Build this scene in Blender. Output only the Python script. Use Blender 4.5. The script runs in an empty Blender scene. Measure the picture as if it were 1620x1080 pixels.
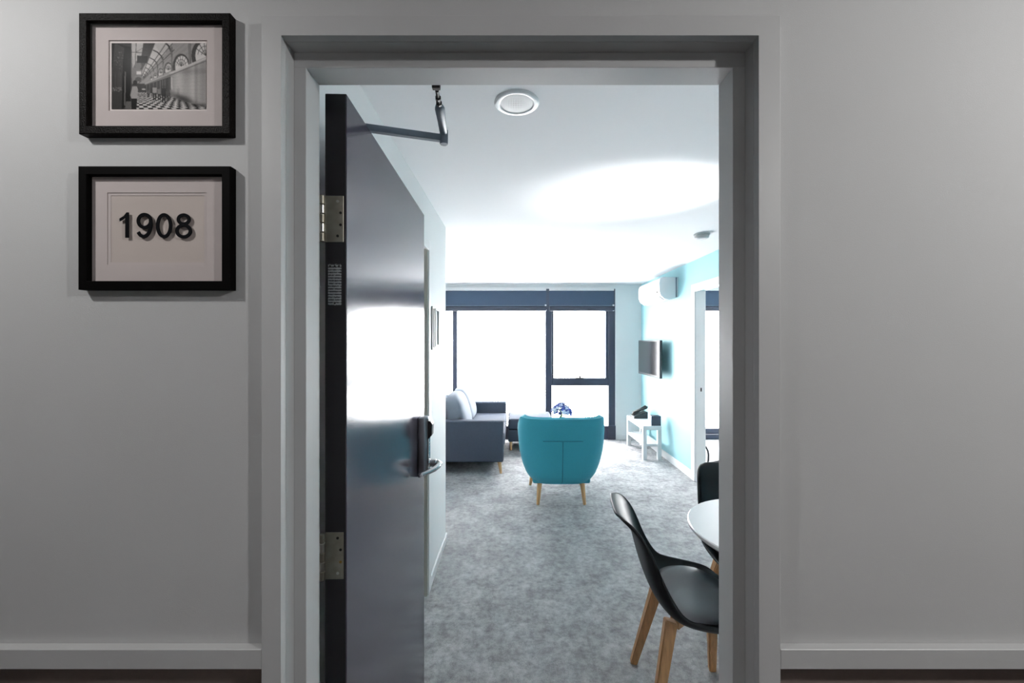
import bpy, bmesh, math, random
import numpy as np
from mathutils import Vector, Matrix
PI = math.pi
random.seed(7)
scene = bpy.context.scene
C = scene.collection

# ------------------------------------------------------------------ camera, sky, lights, exposure
F, CX, CY, EYE = 650.0, 814.0, 540.0, 1.5
cam = bpy.data.cameras.new('camera')
cam.sensor_width = 36.0
cam.lens = 36.0 * F / 1620.0
cam.shift_x = (810.0 - CX) / 1620.0
cam.clip_start = 0.02
cam_o = bpy.data.objects.new('camera', cam)
cam_o.location = (0, 0, EYE)
cam_o.rotation_euler = (PI / 2, 0, 0)
C.objects.link(cam_o)
scene.camera = cam_o

world = bpy.data.worlds.new('overcast_sky')
scene.world = world
world.use_nodes = True
bg = world.node_tree.nodes['Background']
bg.inputs[0].default_value = (0.985, 0.985, 1.0, 1)
bg.inputs[1].default_value = 27.0

scene.view_settings.view_transform = 'Standard'
scene.view_settings.look = 'None'
scene.view_settings.gamma = 1.0
scene.view_settings.use_curve_mapping = False
scene.view_settings.exposure = 0.0
scene.cycles.max_bounces = 10
scene.cycles.diffuse_bounces = 6
scene.cycles.use_denoising = True
scene.cycles.sample_clamp_indirect = 8.0

def spot(name, loc, target, energy, size, blend, radius, color=(1, 1, 1)):
    l = bpy.data.lights.new(name, 'SPOT')
    l.energy = energy; l.spot_size = math.radians(size); l.spot_blend = blend
    l.shadow_soft_size = radius; l.color = color
    o = bpy.data.objects.new(name, l)
    o.location = loc
    o.rotation_euler = (Vector(target) - Vector(loc)).to_track_quat('-Z', 'Y').to_euler()
    C.objects.link(o)
    return o
spot('corridor_downlight_left', (-1.26, 0.13, 2.435), (-0.85, 0.78, 1.4), 29, 108, 0.9, 0.028, (1, 0.99, 0.977))
spot('corridor_downlight_right', (1.85, -0.33, 2.43), (0.6, 0.78, 1.1), 88, 120, 1.0, 0.05, (1, 0.99, 0.977))
spot('bounce_light', (1.62, 2.15, 1.25), (0.76, 2.40, 2.37), 190, 42, 1.0, 0.05)

def PX(px, Y): return (px - CX) * Y / F
def PZ(py, Y): return EYE + (CY - py) * Y / F

# ------------------------------------------------------------------ materials
def lin(c):
    def g(v):
        v /= 255.0
        return v / 12.92 if v <= 0.04045 else ((v + 0.055) / 1.055) ** 2.4
    return (g(c[0]), g(c[1]), g(c[2]), 1.0)

def mat(name, col, rough=0.6, metal=0.0, noise=0.0, nscale=20.0, bump=0.0, bscale=200.0, coat=0.0, spec=0.5, sheen=0.0, stretch=None):
    m = bpy.data.materials.new(name); m.use_nodes = True
    nt = m.node_tree; b = nt.nodes['Principled BSDF']
    c = lin(col)
    b.inputs['Base Color'].default_value = c
    b.inputs['Roughness'].default_value = rough
    b.inputs['Metallic'].default_value = metal
    b.inputs['Specular IOR Level'].default_value = spec
    b.inputs['Coat Weight'].default_value = coat
    if sheen: b.inputs['Sheen Weight'].default_value = sheen
    tc = nt.nodes.new('ShaderNodeTexCoord')
    src = tc.outputs['Object']
    if stretch:
        mp = nt.nodes.new('ShaderNodeMapping'); mp.inputs['Scale'].default_value = stretch
        nt.links.new(src, mp.inputs[0]); src = mp.outputs[0]
    if noise:
        n = nt.nodes.new('ShaderNodeTexNoise'); n.inputs['Scale'].default_value = nscale; n.inputs['Detail'].default_value = 6
        nt.links.new(src, n.inputs['Vector'])
        r = nt.nodes.new('ShaderNodeValToRGB')
        r.color_ramp.elements[0].position = 0.3; r.color_ramp.elements[1].position = 0.7
        r.color_ramp.elements[0].color = tuple(x * (1 - noise) for x in c[:3]) + (1,)
        r.color_ramp.elements[1].color = tuple(min(1, x * (1 + noise)) for x in c[:3]) + (1,)
        nt.links.new(n.outputs[0], r.inputs[0]); nt.links.new(r.outputs[0], b.inputs['Base Color'])
    if bump:
        n2 = nt.nodes.new('ShaderNodeTexNoise'); n2.inputs['Scale'].default_value = bscale; n2.inputs['Detail'].default_value = 4
        nt.links.new(src, n2.inputs['Vector'])
        bp = nt.nodes.new('ShaderNodeBump'); bp.inputs['Strength'].default_value = bump; bp.inputs['Distance'].default_value = 0.002
        nt.links.new(n2.outputs[0], bp.inputs['Height']); nt.links.new(bp.outputs[0], b.inputs['Normal'])
    return m

def carpet_mat():
    m = bpy.data.materials.new('grey_carpet'); m.use_nodes = True
    nt = m.node_tree; b = nt.nodes['Principled BSDF']; b.inputs['Roughness'].default_value = 0.95
    b.inputs['Specular IOR Level'].default_value = 0.1
    tc = nt.nodes.new('ShaderNodeTexCoord')
    def noise(scale, detail, rough=0.6):
        n = nt.nodes.new('ShaderNodeTexNoise'); n.inputs['Scale'].default_value = scale
        n.inputs['Detail'].default_value = detail; n.inputs['Roughness'].default_value = rough
        nt.links.new(tc.outputs['Object'], n.inputs['Vector']); return n.outputs[0]
    n1, n2, n3 = noise(5.0, 6, 0.7), noise(26.0, 5, 0.7), noise(240.0, 2)
    def ramp(src, lo, hi, p0, p1):
        r = nt.nodes.new('ShaderNodeValToRGB')
        r.color_ramp.elements[0].position = p0; r.color_ramp.elements[1].position = p1
        r.color_ramp.elements[0].color = (lo, lo, lo, 1); r.color_ramp.elements[1].color = (hi, hi, hi, 1)
        nt.links.new(src, r.inputs[0]); return r.outputs[0]
    def mul(a, bb):
        x = nt.nodes.new('ShaderNodeMix'); x.data_type = 'RGBA'; x.blend_type = 'MULTIPLY'; x.inputs[0].default_value = 1.0
        nt.links.new(a, x.inputs[6])
        if isinstance(bb, tuple): x.inputs[7].default_value = bb
        else: nt.links.new(bb, x.inputs[7])
        return x.outputs[2]
    c = mul(mul(ramp(n1, 0.62, 1.0, 0.36, 0.6), ramp(n2, 0.55, 1.0, 0.3, 0.6)), ramp(n3, 0.72, 1.0, 0.3, 0.7))
    c = mul(c, (0.60, 0.605, 0.615, 1))
    nt.links.new(c, b.inputs['Base Color'])
    bp = nt.nodes.new('ShaderNodeBump'); bp.inputs['Strength'].default_value = 0.6; bp.inputs['Distance'].default_value = 0.006
    nt.links.new(n3, bp.inputs['Height']); nt.links.new(bp.outputs[0], b.inputs['Normal'])
    return m

def glass_mat(name, refl=0.06, rough=0.02):
    m = bpy.data.materials.new(name); m.use_nodes = True
    nt = m.node_tree; out = nt.nodes['Material Output']
    nt.nodes.remove(nt.nodes['Principled BSDF'])
    t = nt.nodes.new('ShaderNodeBsdfTransparent'); g = nt.nodes.new('ShaderNodeBsdfGlossy'); g.inputs['Roughness'].default_value = rough
    mx = nt.nodes.new('ShaderNodeMixShader'); mx.inputs[0].default_value = refl
    nt.links.new(t.outputs[0], mx.inputs[1]); nt.links.new(g.outputs[0], mx.inputs[2]); nt.links.new(mx.outputs[0], out.inputs[0])
    return m

def attr_mat(name, rough=0.7):
    m = bpy.data.materials.new(name); m.use_nodes = True
    nt = m.node_tree; b = nt.nodes['Principled BSDF']; b.inputs['Roughness'].default_value = rough; b.inputs['Specular IOR Level'].default_value = 0.02
    a = nt.nodes.new('ShaderNodeVertexColor'); a.layer_name = 'print'
    nt.links.new(a.outputs[0], b.inputs['Base Color'])
    return m

def lines_mat():
    m = mat('engraved_steel', (150, 150, 150), 0.35, 0.9)
    nt = m.node_tree; b = nt.nodes['Principled BSDF']
    tc = nt.nodes.new('ShaderNodeTexCoord')
    w = nt.nodes.new('ShaderNodeTexWave'); w.bands_direction = 'Z'; w.inputs['Scale'].default_value = 52; w.inputs['Distortion'].default_value = 1.8
    w.inputs['Detail'].default_value = 3; w.inputs['Detail Scale'].default_value = 8
    n = nt.nodes.new('ShaderNodeTexNoise'); n.inputs['Scale'].default_value = 260
    nt.links.new(tc.outputs['Object'], w.inputs['Vector']); nt.links.new(tc.outputs['Object'], n.inputs['Vector'])
    mm = nt.nodes.new('ShaderNodeMath'); mm.operation = 'MULTIPLY'
    nt.links.new(w.outputs['Fac'], mm.inputs[0]); nt.links.new(n.outputs[0], mm.inputs[1])
    r = nt.nodes.new('ShaderNodeValToRGB'); r.color_ramp.elements[0].position = 0.2; r.color_ramp.elements[1].position = 0.42
    r.color_ramp.elements[0].color = (0.45, 0.46, 0.47, 1); r.color_ramp.elements[1].color = (0.07, 0.07, 0.075, 1)
    nt.links.new(mm.outputs[0], r.inputs[0]); nt.links.new(r.outputs[0], b.inputs['Base Color'])
    return m

def grille_mat():
    m = mat('perforated_white', (225, 225, 225), 0.5)
    nt = m.node_tree; b = nt.nodes['Principled BSDF']
    tc = nt.nodes.new('ShaderNodeTexCoord')
    v = nt.nodes.new('ShaderNodeTexVoronoi'); v.inputs['Scale'].default_value = 170; v.inputs['Randomness'].default_value = 0.0
    nt.links.new(tc.outputs['Object'], v.inputs['Vector'])
    r = nt.nodes.new('ShaderNodeValToRGB'); r.color_ramp.elements[0].position = 0.3; r.color_ramp.elements[1].position = 0.45
    r.color_ramp.elements[0].color = (0.05, 0.05, 0.05, 1); r.color_ramp.elements[1].color = (0.72, 0.72, 0.72, 1)
    nt.links.new(v.outputs['Distance'], r.inputs[0]); nt.links.new(r.outputs[0], b.inputs['Base Color'])
    return m

def wood_mat(name, col):
    return mat(name, col, 0.5, noise=0.22, nscale=9, stretch=(9, 9, 0.8), bump=0.1, bscale=60)

M = dict(
    corridor=mat('grey_wall_paint', (196, 196, 196), 0.75, noise=0.03, nscale=2.2, bump=0.12, bscale=500),
    trim=mat('grey_trim_paint', (196, 196, 196), 0.42, noise=0.025, nscale=4, bump=0.05, bscale=60),
    dado=mat('taupe_wallcovering', (120, 106, 100), 0.8, noise=0.05, nscale=60),
    white=mat('white_wall_paint', (236, 238, 238), 0.7, noise=0.01, nscale=3),
    ceil=mat('white_ceiling_paint', (236, 236, 238), 0.85),
    aqua=mat('aqua_wall_paint', (154, 200, 207), 0.6, noise=0.01, nscale=3),
    gloss=mat('white_gloss_trim', (238, 239, 239), 0.35),
    greytrim=mat('grey_door_lining', (190, 188, 180), 0.5),
    carpet=carpet_mat(),
    hallfloor=mat('brown_hall_carpet', (92, 84, 80), 0.95, noise=0.2, nscale=120),
    door=mat('aubergine_door_paint', (60, 55, 66), 0.15, bump=0.06, bscale=330, coat=0.0),
    edge=mat('shaded_door_edge', (14, 12, 18), 0.55),  # near-black colour carries the shade of the unlit hinge edge
    steel=mat('satin_steel', (186, 184, 178), 0.32, 1.0),
    dullsteel=mat('dull_brass_steel', (150, 146, 134), 0.42, 0.9, noise=0.12, nscale=50),
    screw=mat('dark_screw', (38, 36, 34), 0.5, 0.6),
    brass=mat('brass_screw', (150, 118, 66), 0.45, 0.8),
    chrome=mat('brushed_chrome', (205, 206, 208), 0.22, 1.0),
    lock=mat('dark_grey_lock', (132, 132, 140), 0.28, 0.9),
    blackp=mat('black_plastic', (18, 19, 22), 0.3),
    armgrey=mat('slate_enamel', (78, 92, 106), 0.4, 0.0),
    engraved=lines_mat(),
    frame=mat('black_leather_grain', (20, 17, 16), 0.3, noise=0.25, nscale=120, bump=0.5, bscale=420, spec=0.035),
    framesat=mat('black_satin', (9, 8, 8), 0.6, bump=0.1, bscale=300, spec=0.04),
    mount=mat('blush_mount_card', (198, 187, 185), 0.85, noise=0.015, nscale=30),
    card=mat('warm_grey_card', (196, 184, 178), 0.85, noise=0.03, nscale=8),
    bevelc=mat('white_card_core', (225, 215, 212), 0.8),
    groove=mat('dark_card_cut', (80, 70, 70), 0.8),
    numeral=mat('black_numeral', (13, 14, 18), 0.6, spec=0.05),
    pglass=glass_mat('picture_glass', 0.0007, 0.25),
    wglass=glass_mat('window_glass', 0.05, 0.0),
    print=attr_mat('arcade_print'),
    winframe=mat('dark_blue_aluminium', (26, 37, 56), 0.45, 0.0),
    blind=mat('slate_blue_blind', (41, 58, 77), 0.85, noise=0.05, nscale=200),
    hem=mat('navy_blind_hem', (24, 34, 50), 0.6),
    sofa=mat('slate_upholstery', (60, 67, 78), 0.9, noise=0.12, nscale=220, bump=0.25, bscale=500, spec=0.2),
    pillow=mat('pale_grey_upholstery', (106, 114, 124), 0.9, noise=0.08, nscale=220, bump=0.2, bscale=500),
    teal=mat('teal_upholstery', (42, 138, 156), 0.85, noise=0.06, nscale=260, bump=0.25, bscale=520, sheen=0.15),
    tealseam=mat('teal_seam', (32, 108, 124), 0.9),
    oak=wood_mat('pale_oak', (196, 158, 112)),
    beech=wood_mat('honey_oak', (172, 128, 84)),
    shell=mat('black_shell', (12, 13, 16), 0.45, spec=0.22),
    pad=mat('black_leatherette', (14, 16, 22), 0.33, bump=0.04, bscale=160, spec=0.3),
    tabletop=mat('white_laminate', (248, 248, 248), 0.3),
    plastic=mat('white_plastic', (236, 238, 240), 0.35),
    detector=mat('ivory_plastic', (205, 205, 205), 0.5),
    grille=grille_mat(),
    screen=mat('tv_screen', (14, 16, 20), 0.12),
    petal=mat('blue_petal', (62, 78, 150), 0.7, noise=0.3, nscale=40),
    petalw=mat('white_petal', (222, 226, 236), 0.7),
    leaf=mat('green_leaf', (84, 120, 70), 0.6),
    box=mat('navy_box', (38, 44, 60), 0.5),
    vase=mat('white_ceramic', (236, 236, 234), 0.25),
)

# ------------------------------------------------------------------ mesh helpers
def nb(): return bmesh.new()

def box(bm, x0, x1, y0, y1, z0, z1, bevel=0.0, seg=2):
    r = bmesh.ops.create_cube(bm, size=1.0)
    vs = r['verts']
    for v in vs:
        v.co = Vector(((x0 + x1) / 2 + v.co.x * (x1 - x0), (y0 + y1) / 2 + v.co.y * (y1 - y0), (z0 + z1) / 2 + v.co.z * (z1 - z0)))
    if bevel:
        es = list({e for v in vs for e in v.link_edges})
        bmesh.ops.bevel(bm, geom=es, offset=bevel, segments=seg, profile=0.5, affect='EDGES')
    return bm

def frame_of(d):
    d = d.normalized()
    up = Vector((0, 0, 1)) if abs(d.z) < 0.95 else Vector((1, 0, 0))
    a = d.cross(up).normalized(); b = a.cross(d).normalized()
    return a, b

def tube(bm, pts, radii, n=12, sx=1.0, sy=1.0, square=False):
    pts = [Vector(p) for p in pts]
    if not isinstance(radii, (list, tuple)): radii = [radii] * len(pts)
    rings = []
    for i, p in enumerate(pts):
        d = (pts[min(i + 1, len(pts) - 1)] - pts[max(i - 1, 0)])
        a, b = frame_of(d)
        ring = []
        for k in range(n):
            t = 2 * PI * (k + 0.5) / n
            cx, sn = math.cos(t), math.sin(t)
            ring.append(bm.verts.new(p + a * cx * radii[i] * sx + b * sn * radii[i] * sy))
        rings.append(ring)
    for r0, r1 in zip(rings, rings[1:]):
        for k in range(n):
            bm.faces.new((r0[k], r0[(k + 1) % n], r1[(k + 1) % n], r1[k]))
    bm.faces.new(rings[0][::-1]); bm.faces.new(rings[-1])
    return bm

def lathe(bm, prof, center=(0, 0, 0), n=32, axis='z'):
    rings = []
    for r, h in prof:
        ring = []
        for k in range(n):
            t = 2 * PI * k / n
            if axis == 'z': co = (center[0] + r * math.cos(t), center[1] + r * math.sin(t), center[2] + h)
            elif axis == 'y': co = (center[0] + r * math.cos(t), center[1] + h, center[2] + r * math.sin(t))
            else: co = (center[0] + h, center[1] + r * math.cos(t), center[2] + r * math.sin(t))
            ring.append(bm.verts.new(co))
        rings.append(ring)
    for r0, r1 in zip(rings, rings[1:]):
        for k in range(n):
            bm.faces.new((r0[k], r0[(k + 1) % n], r1[(k + 1) % n], r1[k]))
    bm.faces.new(rings[0][::-1]); bm.faces.new(rings[-1])
    return bm

def prism(bm, poly, axis, a0, a1, bevel=0.0):
    """poly: 2D points; axis 'x' (poly=y,z), 'y' (poly=x,z), 'z' (poly=x,y)"""
    def P(u, v, w):
        return {'x': (w, u, v), 'y': (u, w, v), 'z': (u, v, w)}[axis]
    A = [bm.verts.new(P(u, v, a0)) for u, v in poly]; B = [bm.verts.new(P(u, v, a1)) for u, v in poly]
    n = len(poly)
    fs = [bm.faces.new(A), bm.faces.new(B[::-1])]
    for k in range(n): fs.append(bm.faces.new((A[k], B[k], B[(k + 1) % n], A[(k + 1) % n])))
    if bevel:
        es = list({e for f in fs for e in f.edges})
        bmesh.ops.bevel(bm, geom=es, offset=bevel, segments=2, profile=0.5, affect='EDGES')
    return bm

def superell(bm, c, s, e1=0.4, e2=0.4, nu=40, nv=20, fn=None):
    def sp(v, e): return math.copysign(abs(v) ** e, v)
    rings = []
    for j in range(nv + 1):
        ph = -PI / 2 + PI * j / nv
        ring = []
        for k in range(nu):
            t = 2 * PI * k / nu
            p = Vector((sp(math.cos(ph), e1) * sp(math.cos(t), e2), sp(math.cos(ph), e1) * sp(math.sin(t), e2), sp(math.sin(ph), e1)))
            if fn: p = fn(p)
            ring.append(bm.verts.new((c[0] + p.x * s[0], c[1] + p.y * s[1], c[2] + p.z * s[2])))
        rings.append(ring)
    for r0, r1 in zip(rings, rings[1:]):
        for k in range(nu):
            bm.faces.new((r0[k], r0[(k + 1) % nu], r1[(k + 1) % nu], r1[k]))
    bmesh.ops.remove_doubles(bm, verts=bm.verts, dist=1e-5)
    return bm

def root_loc(p):
    v = Vector((0, 0, 0))
    while p is not None:
        v += p.location; p = p.parent
    return v

def obj(name, bm, m, parent=None, smooth=False, local=False, recalc=True):
    if recalc: bmesh.ops.recalc_face_normals(bm, faces=bm.faces)
    if parent is not None and not local:
        bmesh.ops.translate(bm, verts=bm.verts, vec=-root_loc(parent))
    me = bpy.data.meshes.new(name); bm.to_mesh(me); bm.free()
    if smooth:
        me.polygons.foreach_set('use_smooth', [True] * len(me.polygons))
        if smooth == 'auto': me.set_sharp_from_angle(angle=math.radians(38))
    me.materials.append(m)
    o = bpy.data.objects.new(name, me); C.objects.link(o)
    if parent is not None: o.parent = parent
    return o

def tag(o, label, cat=None, group=None, kind=None):
    o['label'] = label
    if cat: o['category'] = cat
    if group: o['group'] = group
    if kind: o['kind'] = kind
    return o

def thing(name, label, cat, loc=(0, 0, 0), rotz=0.0, group=None, kind=None):
    o = bpy.data.objects.new(name, None); C.objects.link(o)
    o.location = loc; o.rotation_euler = (0, 0, rotz); o.empty_display_size = 0.1
    return tag(o, label, cat, group, kind)

def boxes(*bs):
    bm = nb()
    for b in bs: box(bm, *b)
    return bm

def struct(name, bm, m, label, smooth=False):
    return tag(obj(name, bm, m, None, smooth), label, name.split('_')[0], kind='structure')

# ------------------------------------------------------------------ key planes
FR, WF = 0.7627, 0.780           # front of the door frame, corridor wall face behind it
STN, STF, WB = 0.8087, 0.8648, 0.9062   # stop near, stop far, room side of the entry wall
OL, OR_, OT = -0.4342, 0.4545, 2.069     # frame opening
SL, SR, ST = -0.4103, 0.4296, 2.039      # stop opening
BL, BR, BT = -0.4701, 0.4940, 2.1054     # outer edge of the architrave
LW, LWE = -0.520, 3.10               # entry passage wall and its end
RW, FW, LLW = 1.94, 6.29, -1.22      # right wall, window wall, living-room left wall
CE, CL = 2.362, 2.374                # entry / living ceilings
RAILZ, RAILT = 0.891, 0.928

# ------------------------------------------------------------------ corridor
w = struct('wall_front', boxes((-3.2, OL - 0.02, WF, WB, RAILZ, 2.5), (OR_ + 0.02, 3.2, WF, WB, RAILZ, 2.5), (-3.2, OL - 0.02, WF + 0.022, WB, 0, RAILZ), (OR_ + 0.02, 3.2, WF + 0.022, WB, 0, RAILZ), (OL - 0.02, OR_ + 0.02, WF, WB, OT + 0.02, 2.5)), M['corridor'],
           'pale grey painted corridor wall around the apartment door')
obj('lower_panel', boxes((-3.2, OL - 0.02, WF + 0.019, WF + 0.022, 0.0, RAILZ), (OR_ + 0.02, 3.2, WF + 0.019, WF + 0.022, 0.0, RAILZ)), M['dado'], w)
struct('wall_corridor_opposite', boxes((-3.2, 3.2, -0.85, -0.75, 0, 2.5)), M['corridor'], 'pale grey corridor wall opposite the apartment door')
struct('wall_corridor_left', boxes((-3.3, -3.2, -0.85, WB, 0, 2.5)), M['corridor'], 'left end wall of the corridor')
struct('wall_corridor_right', boxes((3.2, 3.3, -0.85, WB, 0, 2.5)), M['corridor'], 'right end wall of the corridor')
struct('ceiling_corridor', boxes((-3.3, 3.3, -0.85, WB, 2.5, 2.6)), M['ceil'], 'flat white corridor ceiling')
struct('floor_corridor', boxes((-3.3, 3.3, -0.85, WB, -0.1, 0.0)), M['hallfloor'], 'brown carpet of the corridor')
def rail(name, x0, x1, label):
    bm = nb(); box(bm, x0, x1, FR + 0.0004, WF, RAILZ, RAILT, 0.0010, 1)
    tag(obj(name, bm, M['trim'], None), label, 'rail', kind='structure')
rail('trim_1', -3.2, BL - 0.0003, 'grey dado rail along the wall below the framed door number')
rail('trim_2', BR + 0.0003, 3.2, 'grey dado rail on the wall right of the doorway')

# door frame: architrave band, reveal, rebated stop
df = thing('trim_3', 'grey painted door frame with rebated jambs around the open doorway', 'door frame', (0.011, FR, 0), kind='structure')
def jamb(name, prof, z0, z1):
    bm = nb(); prism(bm, prof, 'z', z0, z1); return obj(name, bm, M['trim'], df)
bm = nb(); prism(bm, [(BL, 0), (OL, 0), (OL, OT), (OR_, OT), (OR_, 0), (BR, 0), (BR, BT), (BL, BT)], 'y', FR, WF, 0.0010)
for x0, x1 in ((BL + 0.001, OL - 0.02), (OR_ + 0.02, BR - 0.001)): box(bm, x0, x1, WF, WF + 0.019, 0, RAILZ)
obj('architrave', bm, M['trim'], df)
jamb('jamb', [(OL, WF), (OL, WB), (OL - 0.02, WB), (OL - 0.02, WF)], 0.0, OT)
jamb('jamb', [(OR_, WF), (OR_, WB), (OR_ + 0.02, WB), (OR_ + 0.02, WF)], 0.0, OT)
bm = nb(); box(bm, OL, SL, STN, STF, 0, ST, 0.0008, 1); obj('stop', bm, M['trim'], df)
bm = nb(); box(bm, SR, OR_, STN, STF, 0, ST, 0.0008, 1); obj('stop', bm, M['trim'], df)
bm = nb(); box(bm, OL, OR_, STN, STF, ST, OT, 0.0008, 1); obj('stop', bm, M['trim'], df)
bm = nb()
prism(bm, [(WF, OT + 0.02), (WB, OT + 0.02), (WB, OT), (WF, OT)], 'x', OL, OR_)
obj('head', bm, M['trim'], df)

# ------------------------------------------------------------------ room shell
struct('floor', boxes((-1.3, 4.8, WB, 6.45, -0.1, 0.0)), M['carpet'], 'mottled grey carpet of the apartment')
struct('ceiling', boxes((-0.62, RW + 0.1, WB, LWE, CE, 2.6)), M['ceil'], 'white ceiling over the entry passage')
struct('ceiling_living', boxes((-1.32, 4.8, LWE, 6.45, CL, 2.6), (RW + 0.1, 4.8, 2.3, LWE, CL, 2.6)), M['ceil'], 'white living room ceiling, slightly lower than the entry ceiling')
DY0, DY1, DH = 1.60, 2.44, 2.045
wl = struct('wall_left', boxes((LW - 0.1, LW, WB, DY0, 0, CE), (LW - 0.1, LW, DY1, LWE, 0, CE), (LW - 0.1, LW, DY0, DY1, DH, CE), (LLW, LW - 0.1, LWE - 0.1, LWE, 0, CE)), M['white'],
            'white passage wall beside the open door')
struct('wall_living_left', boxes((LLW - 0.1, LLW, LWE - 0.1, FW, 0, CL)), M['white'], 'white living room wall behind the sofa')
d2 = thing('door_2', 'closed white side door in the passage wall, mostly behind the open door', 'door', (LW, 2.0, 0), kind='structure')
bm = nb(); box(bm, LW - 0.085, LW - 0.05, DY0 + 0.01, DY1 - 0.01, 0.005, DH - 0.01, 0.002); obj('leaf', bm, M['greytrim'], d2)
bm = nb(); box(bm, LW, LW + 0.014, DY1 - 0.005, DY1 + 0.06, 0.0, DH + 0.06, 0.003); obj('casing', bm, M['gloss'], d2)
bm = nb(); box(bm, LW, LW + 0.014, DY0 - 0.06, DY0 + 0.005, 0.0, DH + 0.06, 0.003); obj('casing', bm, M['gloss'], d2)
bm = nb(); box(bm, LW, LW + 0.014, DY0 + 0.005, DY1 - 0.005, DH - 0.005, DH + 0.06, 0.003); obj('casing', bm, M['gloss'], d2)
bm = nb(); box(bm, LW - 0.06, LW + 0.006, DY1 - 0.02, DY1, 0.0, DH, 0.001); obj('lining', bm, M['greytrim'], d2)
def base(name, b, label):
    bm = nb(); box(bm, *b, 0.003, 1); tag(obj(name, bm, M['gloss']), label, 'baseboard', kind='structure')
base('baseboard_left', (LW, LW + 0.012, DY1 + 0.06, LWE, 0, 0.062), 'white skirting along the short passage wall')
BD0, BD1, BDH = 3.50, 4.41, 2.045
struct('wall_right', boxes((RW, RW + 0.1, WB, BD0, 0, CL), (RW, RW + 0.1, BD1, FW, 0, CL), (RW, RW + 0.1, BD0, BD1, BDH, CL)), M['aqua'], 'aqua painted wall carrying the television and air conditioner')
base('baseboard_right', (RW - 0.014, RW, BD1 + 0.07, FW, 0, 0.09), 'white skirting along the aqua wall')
d3 = thing('door_3', 'white lined doorway opening from the aqua wall to the bedroom', 'doorway', (RW, BD1, 0), kind='structure')
bm = nb(); box(bm, RW - 0.016, RW, BD1 - 0.012, BD1 + 0.07, 0, BDH + 0.07, 0.003); obj('casing', bm, M['gloss'], d3)
bm = nb(); box(bm, RW - 0.016, RW, BD0 - 0.07, BD0 + 0.012, 0, BDH + 0.07, 0.003); obj('casing', bm, M['gloss'], d3)
bm = nb(); box(bm, RW - 0.016, RW, BD0 + 0.012, BD1 - 0.012, BDH - 0.012, BDH + 0.07, 0.003); obj('casing', bm, M['gloss'], d3)
bm = nb(); box(bm, RW - 0.002, RW + 0.105, BD1 - 0.016, BD1, 0, BDH, 0.002); obj('lining', bm, M['gloss'], d3)
bm = nb(); box(bm, RW - 0.002, RW + 0.105, BD0, BD0 + 0.016, 0, BDH, 0.002); obj('lining', bm, M['gloss'], d3)
bm = nb(); box(bm, RW + 0.048, RW + 0.062, BD1 - 0.019, BD1 - 0.015, 0.965, 1.005, 0.002); tag(obj('strike_plate', bm, M['screw'], d3), 'small dark strike plate')
# window wall
WT, WX0, WX1, BX0, BX1 = 2.31, -1.10, 1.545, 2.30, 4.40
struct('wall_back', boxes((LLW - 0.1, WX0, FW, 6.45, 0, CL), (WX1, BX0, FW, 6.45, 0, CL), (BX1, 4.8, FW, 6.45, 0, CL),
       (WX0, WX1, FW, 6.45, WT, CL), (BX0, BX1, FW, 6.45, WT, CL)), M['white'], 'white wall around the tall windows')
base('baseboard_back', (WX1 + 0.02, RW - 0.014, FW - 0.014, FW, 0, 0.075), 'white skirting right of the big window')
struct('wall_bedroom_right', boxes((4.8, 4.9, 2.2, 6.45, 0, CL)), M['white'], 'white side wall of the bedroom')
struct('wall_bedroom_front', boxes((RW + 0.1, 4.8, 2.2, 2.3, 0, CL)), M['white'], 'white near wall of the bedroom')
struct('wall_kitchen_front', boxes((OR_ + 0.02, RW, WB, WB + 0.01, 0, CE)), M['white'], 'white inner face of the entry wall')

# living-room window
def bar(parent, name, x0, x1, y0, y1, z0, z1, m='winframe', bev=0.004):
    bm = nb(); box(bm, x0, x1, y0, y1, z0, z1, bev, 1); return obj(name, bm, M[m], parent)
Y0, Y1 = 6.31, 6.40
win = thing('window_1', 'tall dark blue framed window across the living room wall', 'window', (0.2, 6.35, 0), kind='structure')
bar(win, 'stile', 1.445, WX1, Y0, Y1, 0, WT)
bar(win, 'mullion', PX(863, 6.31), PX(873, 6.31), Y0, Y1, 0.2, WT - 0.05)
bar(win, 'mullion', PX(716, 6.31), PX(723, 6.31), Y0, Y1, 0.2, WT - 0.05)
bar(win, 'stile', WX0, WX0 + 0.03, Y0, Y1, 0, WT)
bar(win, 'top_rail', WX0 + 0.03, 1.445, Y0, Y1, WT - 0.05, WT)
bar(win, 'bottom_rail', WX0 + 0.03, 1.445, Y0, Y1, 0, 0.2)
bar(win, 'sill_block', 1.43, WX1, 6.27, Y0, 0.0, 0.215)
mx = PX(873, 6.31)
bar(win, 'transom', mx, 1.445, Y0, Y1, PZ(610, 6.31), PZ(598, 6.31))
sash = bar(win, 'sash_stile', mx, mx + 0.03, Y0 + 0.02, Y1 - 0.01, PZ(598, 6.31), WT - 0.05)
bar(win, 'sash_stile', 1.405, 1.445, Y0 + 0.02, Y1 - 0.01, PZ(598, 6.31), WT - 0.05)
tz = PZ(598, 6.31)
h = bar(win, 'handle', PX(911, 6.3), PX(923, 6.3), Y0 - 0.012, Y0 + 0.004, tz - 0.012, tz + 0.008, 'blackp', 0.003)
bm = nb(); box(bm, PX(916, 6.3), PX(919, 6.3), Y0 - 0.02, Y0, tz + 0.004, tz + 0.04, 0.003); obj('latch', bm, M['blackp'], h)
for x0, x1, z0, z1 in ((WX0 + 0.03, PX(716, 6.31), 0.2, WT - 0.05), (PX(723, 6.31), PX(863, 6.31), 0.2, WT - 0.05), (mx + 0.03, 1.405, tz, WT - 0.05), (mx, 1.445, 0.2, PZ(610, 6.31))):
    bar(win, 'pane', x0, x1, 6.352, 6.358, z0, z1, 'wglass', 0)
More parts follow.
